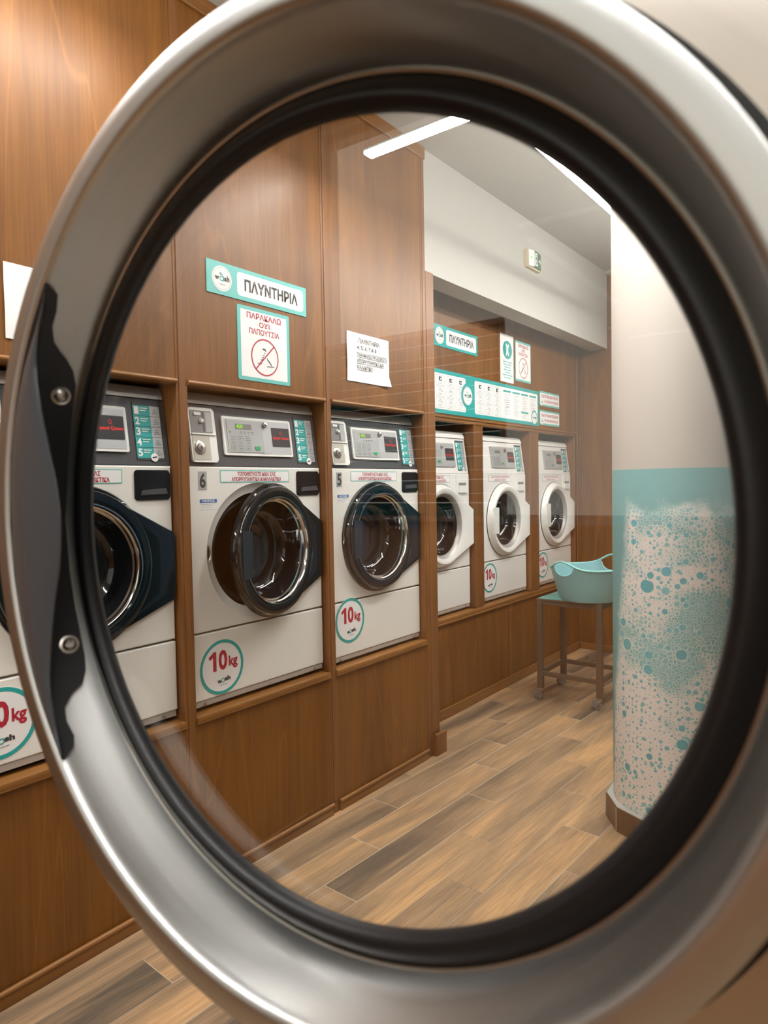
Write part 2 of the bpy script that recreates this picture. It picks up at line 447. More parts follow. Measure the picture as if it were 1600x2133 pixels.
# beam
bm = B(); box(bm, (-1.93, 2.70, 2.296), (XN, 5.15, CZ)); struct('wall_beam', bm, WHITE)
# alcove run
FP = [(2.768, 2.893), (3.541, 3.65), (4.298, 4.434), (5.08, 5.15)]
bm = B()
box(bm, (-2.70, 2.70, 0), (-2.66, 5.15, CZ))
for (a, b), (c, d) in zip(FP, FP[1:]):
    box(bm, (-2.66, b, 1.668), (XF, c, CZ)); box(bm, (-2.66, b, 0), (XF, c, .535))
for a, b in FP: box(bm, (-2.66, a, 1.668), (XF, b, CZ)); box(bm, (-2.66, a, 0), (XF, b, .535))
struct('wall_alcove', bm, WOOD)
for a, b in FP:
    bm = B(); box(bm, (-2.66, a+.012, .56), (XF-.004, b-.012, 1.668), .002)
    box(bm, (-2.60, a, .56), (XF, a+.022, 1.668), .004); box(bm, (-2.60, b-.022, .56), (XF, b, 1.668), .004)
    trim(bm, WOODP)
bm = B(); box(bm, (-2.66, 2.768, .535), (XF+.014, 5.15, .558), .005); rod_y(bm, XF+.008, .53, 2.768, 5.15, .008); trim(bm, WOODT, True)
bm = B(); box(bm, (XF-.05, 2.768, 1.648), (XF+.002, 5.10, 1.668), .003); rod_y(bm, XF+.002, 1.672, 2.768, 5.1, .007); trim(bm, WOODT, True)
bm = B(); box(bm, (XF, 3.953, .05), (XF+.008, 3.985, .53), .003); trim(bm, WOODP)
bm = B(); box(bm, (XF, 2.768, 0), (XF+.014, 5.15, .05), .004); rod_y(bm, XF+.008, .052, 2.768, 5.15, .007)
tag(link('baseboard_left', bm, WOODT, smooth=True), kind='structure')
bm = B(); box(bm, (XF, 5.105, .56), (XF+.012, 5.13, 2.86), .003); trim(bm, WOODP)
# end wall
struct('wall_end', box(B(), (-2.7, 5.15, 0), (-1.0, 5.25, CZ)), WOOD)
bm = B()
for a, b in (((-1.0, 5.15, 0), (.1, 5.25, CZ)), ((1.9, 5.15, 0), (2.4, 5.25, CZ)), ((.1, 5.15, 0), (1.9, 5.25, .15)), ((.1, 5.15, 2.3), (1.9, 5.25, CZ))): box(bm, a, b)
struct('wall_end_painted', bm, BAND)
bm = B(); box(bm, (.1, 5.20, .15), (1.9, 5.206, 2.3)); w = struct('window_2', bm, WINGL)
bm = B()
for x in (.1, .98, 1.86): box(bm, (x, 5.18, .15), (x+.04, 5.23, 2.3))
for z in (.15, 2.26): box(bm, (.14, 5.18, z), (1.86, 5.23, z+.04))
link('window_frame', bm, ALU, w)
bm = B(); box(bm, (XF, 5.138, 0), (-1.0, 5.15, .05), .004); tag(link('baseboard_end', bm, WOODX), kind='structure')
bm = B(); box(bm, (XN, 5.136, 2.436), (-1.0, 5.15, 2.456), .004); trim(bm, WOODX)
bm = B(); box(bm, (XF+.0, 5.138, .05), (XF+.02, 5.15, 1.66), .003); trim(bm, WOODP)
bm = B(); box(bm, (XN, 5.08, CZ-.022), (2.3, 5.15, CZ), .004); trim(bm, WHITE)
# right wall with a shop window, back wall
bm = B()
for a, b in (((2.2, -1.75, 0), (2.3, 2.9, CZ)), ((2.2, 4.9, 0), (2.3, 5.15, CZ)), ((2.2, 2.9, 0), (2.3, 4.9, .5)), ((2.2, 2.9, 2.4), (2.3, 4.9, CZ))):
    box(bm, a, b)
struct('wall_right', bm, BAND)
bm = B(); box(bm, (2.24, 2.9, .5), (2.246, 4.9, 2.4)); w = struct('window_1', bm, WINGL)
bm = B()
for y in (2.9, 3.87, 4.86): box(bm, (2.22, y, .5), (2.27, y+.04, 2.4))
for z in (.5, 2.36): box(bm, (2.22, 2.94, z), (2.27, 4.86, z+.04))
link('window_frame', bm, ALU, w)
bm = B()
for a, b in (((-1.8, -1.78, 1.16), (-1.79, -1.70, CZ)), ((2.1, -1.78, 1.16), (2.3, -1.70, CZ)), ((-1.79, -1.78, 2.70), (2.1, -1.70, CZ))): box(bm, a, b)
struct('wall_back', bm, WHITE)
w = struct('window_3', box(B(), (-1.79, -1.745, 1.16), (2.1, -1.739, 2.70)), WINGL)
bm = B()
for x in (-1.79, .28, 2.07): box(bm, (x, -1.77, 1.16), (x+.03, -1.715, 2.70))
for z in (1.16, 2.67): box(bm, (-1.76, -1.77, z), (2.07, -1.715, z+.03))
link('window_frame', bm, ALU, w)
bm = B(); box(bm, (-1.8, -1.78, 0), (2.3, -1.69, 1.16)); trim(bm, veneer('added_wainscot', srgb(160, 112, 76), srgb(196, 146, 104)))  # added lower wall; cuts the mirrored haze in place of the viewer's silhouette

# ------------------------------------------------------------------ linear lamps
def lamp(a, b, z, label, cables, name='linear_lamp'):
    ax, ay = a; bx, by = b; L = hypot(bx-ax, by-ay); rz = atan2(by-ay, bx-ax)
    t = tag(empty(name, ((ax+bx)/2, (ay+by)/2, z), rz), label, 'lamp', 'linear ceiling lamps')
    bm = B(); box(bm, (-L/2, -.022, .013), (L/2, .022, .022), .002); link('housing', bm, ALU, t)
    bm = B(); box(bm, (-L/2+.002, -.023, 0), (L/2-.002, .023, .0135), .004); link('diffuser', bm, LAMPM, t)
    for c in cables:
        bm = B(); lathe(bm, [(0, .022), (.0012, .022), (.0012, CZ-z), (0, CZ-z)], 6, lambda d, u, w: (c+u, w, d)); link('cable', bm, ALU, t)
lamp((-1.58, 2.003), (-.10, 2.003), 2.5, 'white linear lamp crossing in front of the tall wood panel', (.2, .66))
lamp((-1.05, 2.12), (-1.05, 4.5), 2.5, 'white linear lamp running towards the pillar, half hidden by the black gasket', (-1.1, 1.1))
lamp((-1.47, -.4), (-1.47, 1.25), 2.62, 'white linear lamp overhead alongside the near washers', (-.7, .7))
lamp((-.6, 3.4), (-.6, 4.85), 2.5, 'added white linear lamp, unseen behind the pillar, lighting the end wall', (-.6, .6))  # added unseen lamp that brightens the end wall and alcove
lamp((-1.45, -.6), (1.4, -.6), 2.62, 'added white linear lamp, out of view, brightening the back wall', (-.8, .8))  # unseen lamp, widened to brighten the wall behind the viewer

# ------------------------------------------------------------------ foreground machine with its open round door
DC = Vector((-.2284, .2357, 1.3-.0193)); DA = radians(1.488)
mach = tag(empty('laundry_machine', (.085, .27, 0)), 'large machine with its round brushed steel door standing open in the foreground', 'machine')
bm = B(); box(bm, (.0, 0, .02), (.75, .66, 1.95), .01); link('cabinet', bm, STEELF, mach)
bm = B(); lathe(bm, [(.20, 0), (.24, 0), (.24, .012), (.20, .012)], 64, lambda d, u, w: (-d, .33+u, 1.28+w), 0, True); link('door_seal', bm, BLACKR, mach, True)
bm = B(); lathe(bm, [(0, 0), (.198, 0)], 64, lambda d, u, w: (-.002, .33+u, 1.28+w)); link('drum_opening', bm, BLACKP, mach)
door = empty('door', DC-Vector((.085, .27, 0)), DA); door.parent = mach
FD = lambda d, u, w: (u, -d, w)     # d = towards the camera
bm = B()
lathe(bm, [(.2215, -.012), (.2040, -.0095), (.1995, -.008), (.2000, 0), (.2035, .010), (.2070, .020), (.2092, .028), (.2097, .0312), (.2101, .0332), (.2108, .0352), (.2119, .0367), (.2133, .0375), (.2148, .0377), (.2185, .0377), (.2238, .0377),
           (.2244, .0374), (.2247, .0366), (.2248, .0340), (.2256, .010), (.2262, -.012)], 180, FD)
link('rim', bm, STEEL, door, True)
bm = B()
lathe(bm, [(.2262, -.012), (.270, -.012), (.2745, -.0132), (.2760, -.0155), (.2745, -.018), (.270, -.0185), (.2262, -.0185)], 160, FD, 0, True)
link('flange', bm, STEELF, door, True)
bm = B()
lathe(bm, [(.2000+.0010*cos(a), .0006+.0012*sin(a)) for a in [i*2*pi/8 for i in range(8)]], 180, FD, 0, True)
link('rim_bead', bm, CHROMES, door, True)
bm = B()
pf = [(.1992, .0002), (.1985, .0008), (.1970, .0018), (.1955, .0029), (.1937, .0042), (.1917, .0053), (.1897, .0056), (.1877, .0047), (.1860, .0026), (.1850, -.0002),
      (.1848, -.0020), (.1875, -.0055), (.1950, -.0085), (.1990, -.0085)]
lathe(bm, pf, 180, FD, 0, True); link('gasket', bm, BLACKR, door, True)
bm = B(); lathe(bm, [(.2255, .012), (.2255, .019), (.2300, .019), (.2310, .012)], 160, FD, 0, True); link('rim_shade_ring', bm, BLACKR, door, True)  # black ring standing in for the shade line along the lip's outer edge
bm = B(); lathe(bm, [(0, -.0022), (.1860, -.0022)], 128, FD); lathe(bm, [(.1860, -.0022), (.1864, -.0038)], 128, FD, 1); lathe(bm, [(.1864, -.0038), (0, -.0038)], 128, FD)
bmesh.ops.remove_doubles(bm, verts=bm.verts, dist=1e-6); link('glass', bm, [GLASS, BLACKR], door)
# handle: plate on the inside of the rim, curved grip above it
coneR = lambda o: .2+.35*o if o < .02 else .207+.28*(o-.02)
PT = [(40.4, .034), (39.7, .0295), (37, .0274), (34.3, .0272), (31.8, .0244), (30.4, .020), (29.2, .0155), (27.6, .011), (25, .0078), (19.7, .0068), (11, .0064), (0, .0072), (-9, .0071), (-16, .0072),
      (-21.5, .0074), (-25, .0081), (-27.5, .0098), (-29.6, .0136), (-30.7, .0205), (-32.6, .0263), (-35, .0278), (-37.7, .0269), (-39.5, .0294), (-40.4, .0345)]
hd = empty('handle', (0, 0, 0)); hd.parent = door
bm = B(); prev = None
for ph, oe in PT:
    a = radians(ph); row = []
    for inset in (0.0006, .0042):
        for o in (.0358, (.0358+oe)/2, oe):
            r = coneR(o)-inset; row.append(bm.verts.new(FD(o, -r*cos(a), r*sin(a))))
    if prev:
        A, C = prev, row
        for i, j in ((0, 1), (1, 2)):
            bm.faces.new((A[i], A[j], C[j], C[i])); bm.faces.new((A[3+i], C[3+i], C[3+j], A[3+j]))
        bm.faces.new((A[2], A[5], C[5], C[2])); bm.faces.new((A[0], C[0], C[3], A[3]))
    else: bm.faces.new((row[0], row[3], row[4], row[1])); bm.faces.new((row[1], row[4], row[5], row[2]))
    prev = row
bm.faces.new((prev[0], prev[1], prev[4], prev[3])); bm.faces.new((prev[1], prev[2], prev[5], prev[4]))
link('handle_plate', bm, BLACKP, door, True)
bpy.data.objects.remove(hd)
GL = [(-.1513, .1315), (-.1639, .1124), (-.1788, .0926), (-.1901, .0686), (-.1981, .0379), (-.2006, .0121), (-.2004, -.0169), (-.1957, -.0484), (-.1878, -.0736), (-.1757, -.1004), (-.1637, -.1207), (-.154, -.1321)]
GRr = [(-.1499, .1286), (-.1617, .1067), (-.1651, .0883), (-.1618, .0664), (-.1555, .0444), (-.1479, .0202), (-.1455, .0015), (-.1486, -.0227), (-.1551, -.0448), (-.1609, -.0702), (-.1634, -.0927), (-.1594, -.1115), (-.1514, -.1307)]
def interp(T, z):
    T = sorted(T, key=lambda p: p[1])
    if z <= T[0][1]: return T[0][0]
    for (x0, z0), (x1, z1) in zip(T, T[1:]):
        if z0 <= z <= z1: return x0+(x1-x0)*(z-z0)/(z1-z0)
    return T[-1][0]
bm = B(); prev = None; N = 48
for i in range(N+1):
    z = .1305-.2615*i/N
    xl = sum(interp(GL, z+q) for q in (-.008, -.004, 0, .004, .008))/5; xr = sum(interp(GRr, z+q) for q in (-.008, -.004, 0, .004, .008))/5
    e = min(1, min(i, N-i)/5.0); xr = xl+max(.0012, (xr-xl))
    wv = xr-xl; rw = sqrt(max(1e-6, (coneR(.03)-.005)**2-z*z))
    th = min(.0065, .25*wv+.0006)
    sec = [(xl-.0050, .0372), (xl-.002+.06*wv, .0388), (xl+.28*wv, .0400), (xl+.6*wv, .0404), (xl-.001+.88*wv, .0397), (xr-.0022, .0388), (xr-.0034, .0388-.25*th),
           (xr-1.9*th-.0010, .0388-th), (xl+.35*wv-.004, .0385-th), (xl-.0045, .0368-.6*th)]
    row = [bm.verts.new(FD(o, x, z)) for x, o in sec]
    if prev:
        for k in range(len(row)):
            j = (k+1) % len(row); bm.faces.new((prev[k], prev[j], row[j], row[k]))
    else: bm.faces.new(row)
    prev = row
bm.faces.new(prev[::-1]); link('handle_grip', bm, HANDLE, door, True)
# web that ties the grip to the plate at both ends
for ph in (22.8, -22.3):
    a = radians(ph); o0 = .0148; r = coneR(o0)-.0042
    c = Vector(FD(o0, -r*cos(a), r*sin(a))); nrm = Vector(FD(.33, cos(a), -sin(a))).normalized()
    tq = nrm.to_track_quat('Z', 'Y').to_matrix()
    fr = lambda d, u, w: tuple(c+tq@Vector((u, w, d)))
    bm = B()
    lathe(bm, [(0, .0008), (.0016, .0008), (.0018, .0026), (.0026, .0029), (.0036, .0022), (.0042, .0010), (.0056, .0008), (.0056, 0)], 20, fr)
    link('screw', bm, CHROMES, door, True)
bm = B(); box(bm, (.236, -.012, -.05), (.31, .03, .05), .004); box(bm, (.262, .005, -.04), (.312, .034, .04), .003); link('hinge', bm, CHROMES, door)

# ------------------------------------------------------------------ washers
BW = .629; UC = BW/2; ZCC = 1.080            # body width, door centre
def washer(name, dark, label, detlines):
    t = tag(empty(name, (0, 0, ZL)), label, 'washing machine')
    root = empty('tmp', (0, 0, 0))
    def P(nm, bm, m, parent=None, smooth=False):
        o = link(nm, bm, m, parent or t, smooth)
        if parent is None: o.location = (0, 0, -ZL)
        return o
    shell = ENAM if dark else ENAM2
    # body: front with a round opening
    bm = B(); zb, zt, zs = .578, 1.372, .826; n = 96; RO = .238
    cor = [(0, zs+.003), (BW, zs+.003), (BW, zt), (0, zt)]
    def edge(a):
        dx, dz = cos(a), sin(a); ts = []
        if dx > 1e-9: ts.append((BW-UC)/dx)
        if dx < -1e-9: ts.append(-UC/dx)
        if dz > 1e-9: ts.append((zt-ZCC)/dz)
        if dz < -1e-9: ts.append((zs+.003-ZCC)/dz)
        k = min(q for q in ts if q > 0); return (UC+dx*k, ZCC+dz*k)
    angs = sorted([2*pi*i/n for i in range(n)]+[atan2(z-ZCC, u-UC) % (2*pi) for u, z in cor])
    out = [edge(a) for a in angs]; ins = [(UC+RO*cos(a), ZCC+RO*sin(a)) for a in angs]
    lay = []
    for pts, d in ((out, -.56), (out, -.004), ([(min(max(u, .004), BW-.004), min(max(z, zs+.007), zt-.004)) for u, z in out], 0), (ins, 0),
                   ([(UC+(RO-.012)*cos(a), ZCC+(RO-.012)*sin(a)) for a in angs], -.010), ([(UC+.205*cos(a), ZCC+.205*sin(a)) for a in angs], -.016), ([(UC+.200*cos(a), ZCC+.200*sin(a)) for a in angs], -.05)):
        lay.append([bm.verts.new((d, u, z)) for u, z in pts])
    m = len(angs)
    for A, C in zip(lay, lay[1:]):
        for i in range(m):
            j = (i+1) % m
            try: bm.faces.new((A[i], A[j], C[j], C[i]))
            except ValueError: pass
    P('body', bm, shell, None, True)
    bm = B(); lathe(bm, [(.2005, -.045), (.190, -.050), (.178, -.040), (.170, -.055), (.172, -.10)], 64, lambda d, u, w: (d, UC+u, ZCC+w)); P('door_boot', bm, BLACKR, None, True)
    bm = B(); lathe(bm, [(.171, -.09), (.205, -.12), (.215, -.40), (.10, -.43), (0, -.43)], 64, lambda d, u, w: (d, UC+u, ZCC+w)); P('drum', bm, DRUM, None, True)
    bm = B(); box(bm, (-.56, 0, zb+.026), (0, BW, zs-.003), .004); P('lower_panel', bm, shell)
    bm = B(); box(bm, (-.56, .004, ZL+.014), (-.003, BW-.004, zb+.026), .002)
    P('kick_strip', bm, GREYST)
    bm = B(); box(bm, (-.52, .02, ZL), (-.03, BW-.02, ZL+.015)); P('plinth', bm, BLACKR)
    for u in (.055, BW-.05):
        bm = B(); lathe(bm, [(0, .003), (.005, .002), (.005, -.004)], 12, lambda d, a, w: (d-.001, u+a, zb+.014+w))
        P('kick_screw', bm, CHROMES, None, True)
    # control panel wedge
    z0, z1, d0, d1 = 1.374, 1.578, -.004, -.032
    dd = lambda z: d0+(d1-d0)*(z-z0)/(z1-z0)
    pc = CHAR if dark else ENAM2
    bm = B(); prism(bm, [(-.56, z0), (d0, z0), (d1, z1), (-.56, z1)], .002, BW-.002, 0, lambda d, a, z: (a, d, z)); P('control_panel', bm, pc)
    bm = B(); pr = [(-.56, z1), (d1+.006, z1+.001), (d1+.004, z1+.012), (d1-.008, z1+.036), (d1-.03, z1+.042), (-.56, z1+.042)]
    prism(bm, pr, .004, BW-.006, 0, lambda d, a, z: (a, d, z)); P('top_cap', bm, ALU if dark else ENAM2)
    PF = lambda d, u, z: (dd(z)+d, u, z)     # on the slanted panel
    # display panel
    ua, ub, za, zb2 = .168, .490, 1.412, 1.546
    bm = B(); prism(bm, rrect(ua, za, ub, zb2, .006), -.002, .007, 0, PF)
    dp = P('display_panel', bm, ENAM2 if dark else SILVER)
    bm = B(); prism(bm, rrect(ua+.008, za+.008, ub-.008, zb2-.008, .003), .006, .0078, 0, PF); P('fascia', bm, SILVER, dp)
    bm = B(); prism(bm, rrect(.184, 1.424, .346, 1.534, .002), .0075, .0095, 0, PF); P('keypad', bm, SILVER2, dp)
    bm = B()
    for i in range(3):
        for k in range(3):
            uu, zz = .206+.033*i, 1.437+.0175*k
            for q in ((-1, 0), (1, 0), (0, -1), (0, 1)):
                bar2(bm, (uu+q[0]*.012-abs(q[1])*.012, zz+q[1]*.0065-abs(q[0])*.0065), (uu+q[0]*.012+abs(q[1])*.012, zz+q[1]*.0065+abs(q[0])*.0065), .0011, .0099, 0, PF)
            bar2(bm, (uu-.006, zz), (uu+.006, zz), .0022, .0099, 0, PF)
    for uu in (.196, .245, .262, .279, .296): bar2(bm, (uu-.005, 1.494), (uu+.005, 1.494), .0022, .0099, 0, PF); bar2(bm, (uu-.005, 1.488), (uu+.004, 1.488), .0016, .0099, 0, PF)
    P('key_markings', bm, MARK, dp)
    bm = B(); prism(bm, rrect(.222, 1.504, .294, 1.522, .001), .009, .0105, 0, PF); P('number_display', bm, GREYP, dp)
    bm = B(); text(bm, '400', .224, 1.506, .254, 1.520, .0112, 0, .02, PF); P('digits', bm, LCDG if dark else GREYP, dp)
    bm = B(); prism(bm, rrect(.302, 1.433, .326, 1.446, .003), .009, .0115, 0, PF); P('start_button', bm, GREENB, dp)
    bm = B(); lathe(bm, [(0, .012), (.003, .012), (.0035, .018), (.009, .017), (.0105, .006)], 20, lambda d, u, w: PF(d, .357+u, 1.524+w)); P('key_lock', bm, CHROMES, dp, True)
    bm = B(); prism(bm, rrect(.390, 1.448, .478, 1.517, .002), .0075, .0090, 0, PF); P('screen', bm, SCREEN, dp)
    bm = B(); text(bm, 'Speed Queen', .395, 1.472, .475, 1.486, .0095, 0, .04, PF)
    ringflat(bm, .434, 1.499, .0045, .0062, .0095, 0, 20, PF); bar2(bm, (.436, 1.495), (.441, 1.490), .0016, .0095, 0, PF)
    P('screen_lettering', bm, REDE, dp)
    # instruction sticker
    bm = B(); ul, ur, zl, zh = .517, .609, 1.390, 1.566; um = ul+.058
    prism(bm, [(ul, zl), (ur, zl), (ur, zh), (ul, zh)], -.001, .002, 0, PF)
    flat(bm, [(ul, zl+.006), (um, zl+.006), (um, zh-.010), (ul, zh-.010)], .0026, 1, PF)
    flat(bm, [(um, zl+.006), (ur, zl+.006), (ur, zh-.010), (um, zh-.010)], .0026, 2, PF)
    for i in range(1, 5): bar2(bm, (ul, zl+.006+i*.032), (ur, zl+.006+i*.032), .0012, .0031, 0, PF)
    st = P('instruction_sticker', bm, [CHAR, TEAL2, SILVER])
    bm = B()
    for i in range(5):
        zz = zh-.010-.032*(i+1)
        text(bm, str(i+1), ul+.004, zz+.005, ul+.019, zz+.028, .0035, 0, .03, PF)
        for k in range(2): bar2(bm, (ul+.023, zz+.024-.007*k), (ul+.050-.006*k, zz+.024-.007*k), .0026, .0035, 0, PF)
        for k in range(3): bar2(bm, (um+.006+.003*k, zz+.008+.006*k), (ur-.006-.004*k, zz+.011+.006*k), .0014, .0035, 1, PF)
    flat(bm, circ(um, zl+.008, .013, 24), .0038, 0, PF); bar2(bm, (um-.008, zl+.007), (um+.008, zl+.010), .004, .0042, 1, PF)
    P('sticker_print', bm, [PAPER, CHAR], st)
    # coin box
    if dark:
        bm = B(); prism(bm, rrect(.030, 1.386, .135, 1.566, .010), -.004, .010, 0, PF, .002)
        box(bm, (dd(1.478)+.009, .034, 1.4755), (dd(1.478)+.015, .131, 1.4805), .001); cb = P('coin_box', bm, ENAM2)
        bm = B(); prism(bm, rrect(.036, 1.482, .122, 1.556, .004), .0095, .0112, 0, PF); P('coin_plate', bm, GREYP, cb)
        bm = B(); flat(bm, rrect(.084, 1.486, .090, 1.552, .002), .0118, 0, PF); flat(bm, rrect(.096, 1.486, .121, 1.552, .002), .0114, 1, PF); P('coin_slot', bm, [CHAR, SILVER2], cb)
        bm = B(); lathe(bm, [(0, .02), (.006, .02), (.009, .012)], 14, lambda d, u, w: PF(d, .078+u, 1.523+w)); box_pts = rrect(.050, 1.540, .078, 1.550, .004)
        prism(bm, box_pts, .011, .014, 0, PF); P('return_button', bm, ENAM2, cb, True)
        bm = B(); prism(bm, rrect(.036, 1.394, .105, 1.474, .004), .0095, .0112, 0, PF); P('cash_door', bm, CASHD, cb)
        bm = B(); lathe(bm, [(0, .016), (.004, .016), (.0045, .021), (.013, .020), (.014, .015), (.021, .014), (.024, .011)], 28, lambda d, u, w: PF(d, .062+u, 1.434+w)); P('cash_lock', bm, CHROMES, cb, True)
    # number plate, notice
    if dark:
        bm = B(); prism(bm, [(.050, 1.297), (.084, 1.297), (.084, 1.356), (.050, 1.356)], -.001, .0012); np = P('number_plate', bm, SILVER2)
        bm = B(); prism(bm, [(.054, 1.231), (.123, 1.231), (.123, 1.265), (.054, 1.265)], -.001, .0006)
        flat(bm, [(.054, 1.2535), (.123, 1.2535), (.123, 1.265), (.054, 1.265)], .0010, 1)
        text(bm, 'NOTICE', .064, 1.2555, .113, 1.263, .0014, 0, .03)
        for k in range(3): bar2(bm, (.058, 1.249-.006*k), (.119-.01*k, 1.249-.006*k), .0012, .0010, 2)
        P('notice_sticker', bm, [PAPER, BLUE, PALEINK])
        bm = B(); lathe(bm, [(0, 0), (.010, -.001), (.012, .002)], 16, lambda d, u, w: (d-.004, .083+u, 1.085+w*2.4)); P('door_latch', bm, CHROMES, None, True)
    # detergent sticker
    bm = B(); x0, x1, q0, q1 = (.139, .460, 1.319, 1.361) if dark else (.115, .415, 1.322, 1.366)
    prism(bm, rrect(x0, q0, x1, q1, .004), -.001, .0008); flat(bm, rrect(x0+.003, q0+.003, x1-.003, q1-.003, .003), .0012, 1)
    ds = P('detergent_sticker', bm, [TEAL if dark else SILVER2, PAPER])
    bm = B(); text(bm, detlines[0], x0+.075, q0+.0225, x1-.068, q1-.005, .0016, 0, .03); text(bm, detlines[1], x0+.048, q0+.0045, x1-.040, q0+.0185, .0016, 0, .03)
    P('lettering', bm, RED, ds)
    # soap drawer
    s0, s1, sz0, sz1 = .499, .622, 1.268, 1.359
    if dark:
        bm = B(); prism(bm, rrect(s0, sz0, s1, sz1, .010), -.02, .004, 0, None, .003); sd = P('soap_drawer', bm, BLACKP)
        bm = B(); flat(bm, [(s0+.018, sz0+.048), (s1-.014, sz0+.052), (s1-.020, sz0+.030), (s0+.022, sz0+.026)], .0046, 0); P('drawer_recess', bm, BLACKR, sd)
        bm = B(); prism(bm, [(s0+.018, sz0+.014), (s1-.010, sz0+.017), (s1-.018, sz0+.036), (s0+.022, sz0+.030)], .003, .009, 0, None, .002); P('drawer_pull', bm, CHAR, sd)
    else:
        bm = B(); prism(bm, rrect(s0-.02, sz0-.018, s1-.01, sz1+.008, .004), -.02, .004, 0, None, .002); sd = P('soap_drawer', bm, ENAM2)
        bm = B(); flat(bm, rrect(s0+.006, sz0+.036, s1-.034, sz0+.052, .003), .0046, 0); P('drawer_recess', bm, GREYP, sd)
        bm = B(); prism(bm, rrect(s0+.000, sz0-.006, s1-.028, sz0+.034, .006), .003, .012, 0, None, .003); P('drawer_pull', bm, ENAM2, sd)
    # capacity sticker
    bm = B(); prism(bm, circ(0, 0, .092, 56), -.001, .0008); ringflat(bm, 0, 0, .081, .092, .0012, 1)
    cs = P('capacity_sticker', bm, [PAPER, TEAL2]); cs.location = (0, .122, .712-ZL)
    bm = B(); flat(bm, [(-.038, -.010), (-.024, -.010), (-.024, .056), (-.034, .056), (-.056, .040), (-.050, .030), (-.038, .038)], .0014, 0); text(bm, '0', -.015, -.011, .022, .057, .0014, 0, .035); text(bm, 'kg', .028, -.014, .066, .032, .0014, 0, .035)
    text(bm, 'w', -.022, -.054, -.004, -.042, .0014, 1, .05); text(bm, 'sh', .008, -.050, .034, -.034, .0014, 1, .05)
    ringflat(bm, .001, -.046, .005, .008, .0014, 2, 18); bar2(bm, (-.012, -.062), (.02, -.060), .0022, .0014, 3)
    P('lettering', bm, [RED, INK, TEAL2, PALEINK], cs)
    # door, hinged on the right
    hy, hz = .612, ZCC
    dr_c = UC-hy
    ZT = -.018
    RD = .223 if dark else .226
    RG = .190 if dark else .178
    tail = [(.628-hy, ZT+.1025+.0), (.628-hy, ZT-.1025)]
    pts = [(dr_c+RD*cos(2*pi*i/128), RD*sin(2*pi*i/128)) for i in range(128)]
    def hull(P_):
        P_ = sorted(P_); h = []
        for seq in (P_, P_[::-1]):
            g = []
            for p in seq:
                while len(g) > 1 and (g[-1][0]-g[-2][0])*(p[1]-g[-2][1])-(g[-1][1]-g[-2][1])*(p[0]-g[-2][0]) <= 0: g.pop()
                g.append(p)
            h += g[:-1]
        return h
    H = hull(pts+tail)
    def rayhull(a):
        dx, dz = cos(a), sin(a); best = None
        for (x0, z0), (x1, z1) in zip(H, H[1:]+H[:1]):
            ex, ez = x1-x0, z1-z0; det = dx*(-ez)+ex*dz
            if abs(det) < 1e-12: continue
            wx, wz = x0-dr_c, z0
            k = (wx*(-ez)+ex*wz)/det; s_ = (dx*wz-dz*wx)/det
            if k > 0 and -1e-6 <= s_ <= 1+1e-6: best = k if best is None else max(best, k)
        return best
    n = 160
    ta = [atan2(z, x-dr_c) % (2*pi) for x, z in tail]
    an = sorted([2*pi*i/n for i in range(n)]+ta); RH = [rayhull(a) for a in an]
    dfront = .013 if dark else .038
    if dark: layers = [(1.0, .012, 0.002), (1.0, .004, .004), (0, 0, dfront-.003), (0, -.003, dfront), (-1, .006, dfront), (-1, 0, dfront-.003), (-1, 0, -.02), (-1, .02, -.02)]
    else: layers = [(1.0, .006, 0.003), (0, 0, .012), (0, -.006, dfront-.008), (0, -.016, dfront), (-1, .020, dfront), (-1, .004, dfront-.010), (-1, 0, -.02), (-1, .02, -.02)]
    bm = B(); L = []
    for side, ex, d in layers:
        ring = []
        for a, rh in zip(an, RH):
            if side == -1: r = RG+ex
            elif side == 1.0: r = min(rh+ex, .236) if rh < .25 else rh
            else: r = rh+ex
            ring.append(bm.verts.new((d, dr_c+r*cos(a), r*sin(a))))
        L.append(ring)
    m = len(an)
    for A, C in list(zip(L, L[1:]))+[(L[-1], L[0])]:
        for i in range(m): bm.faces.new((A[i], A[(i+1) % m], C[(i+1) % m], C[i]))
    dr = link('door', bm, DOORDK if dark else ENAM2, t, True); dr.location = (0, hy, hz-ZL)
    fr = lambda d, u, w: (d, dr_c+u, w)
    if dark:
        bm = B(); lathe(bm, [(RD+.0005, .004), (RD+.001, .022), (RD-.001, .0255), (RD-.003, .0262), (RG+.004, .0262), (RG+.002, .0255), (RG, .020), (RG, .004)], 112, fr); P('outer_ring', bm, DOORDK, dr, True)
        bm = B(); lathe(bm, [(RG+.0005, .016), (RG-.001, .0275), (RG-.005, .0275), (RG-.007, .018), (RG-.010, .014), (RG-.013, .013), (RG-.015, .004), (RG-.02, .002)], 96, fr); P('chrome_ring', bm, CHROME, dr, True)
    else:
        bm = B(); lathe(bm, [(RG+.003, .028), (RG-.004, .022), (RG-.010, .016), (RG-.014, .004)], 96, fr); P('inner_ring', bm, ALU, dr, True)
    bm = B(); R0 = RG-.012
    lathe(bm, [(R0, .006), (R0-.006, -.010), (R0-.014, -.035), (R0-.020, -.060), (R0-.034, -.078), (R0-.060, -.088), (R0-.075, -.084), (R0-.095, -.092), (.03, -.098), (0, -.098)], 72, fr); P('glass_bowl', bm, BOWL, dr, True)
    bm = B(); hw = .082
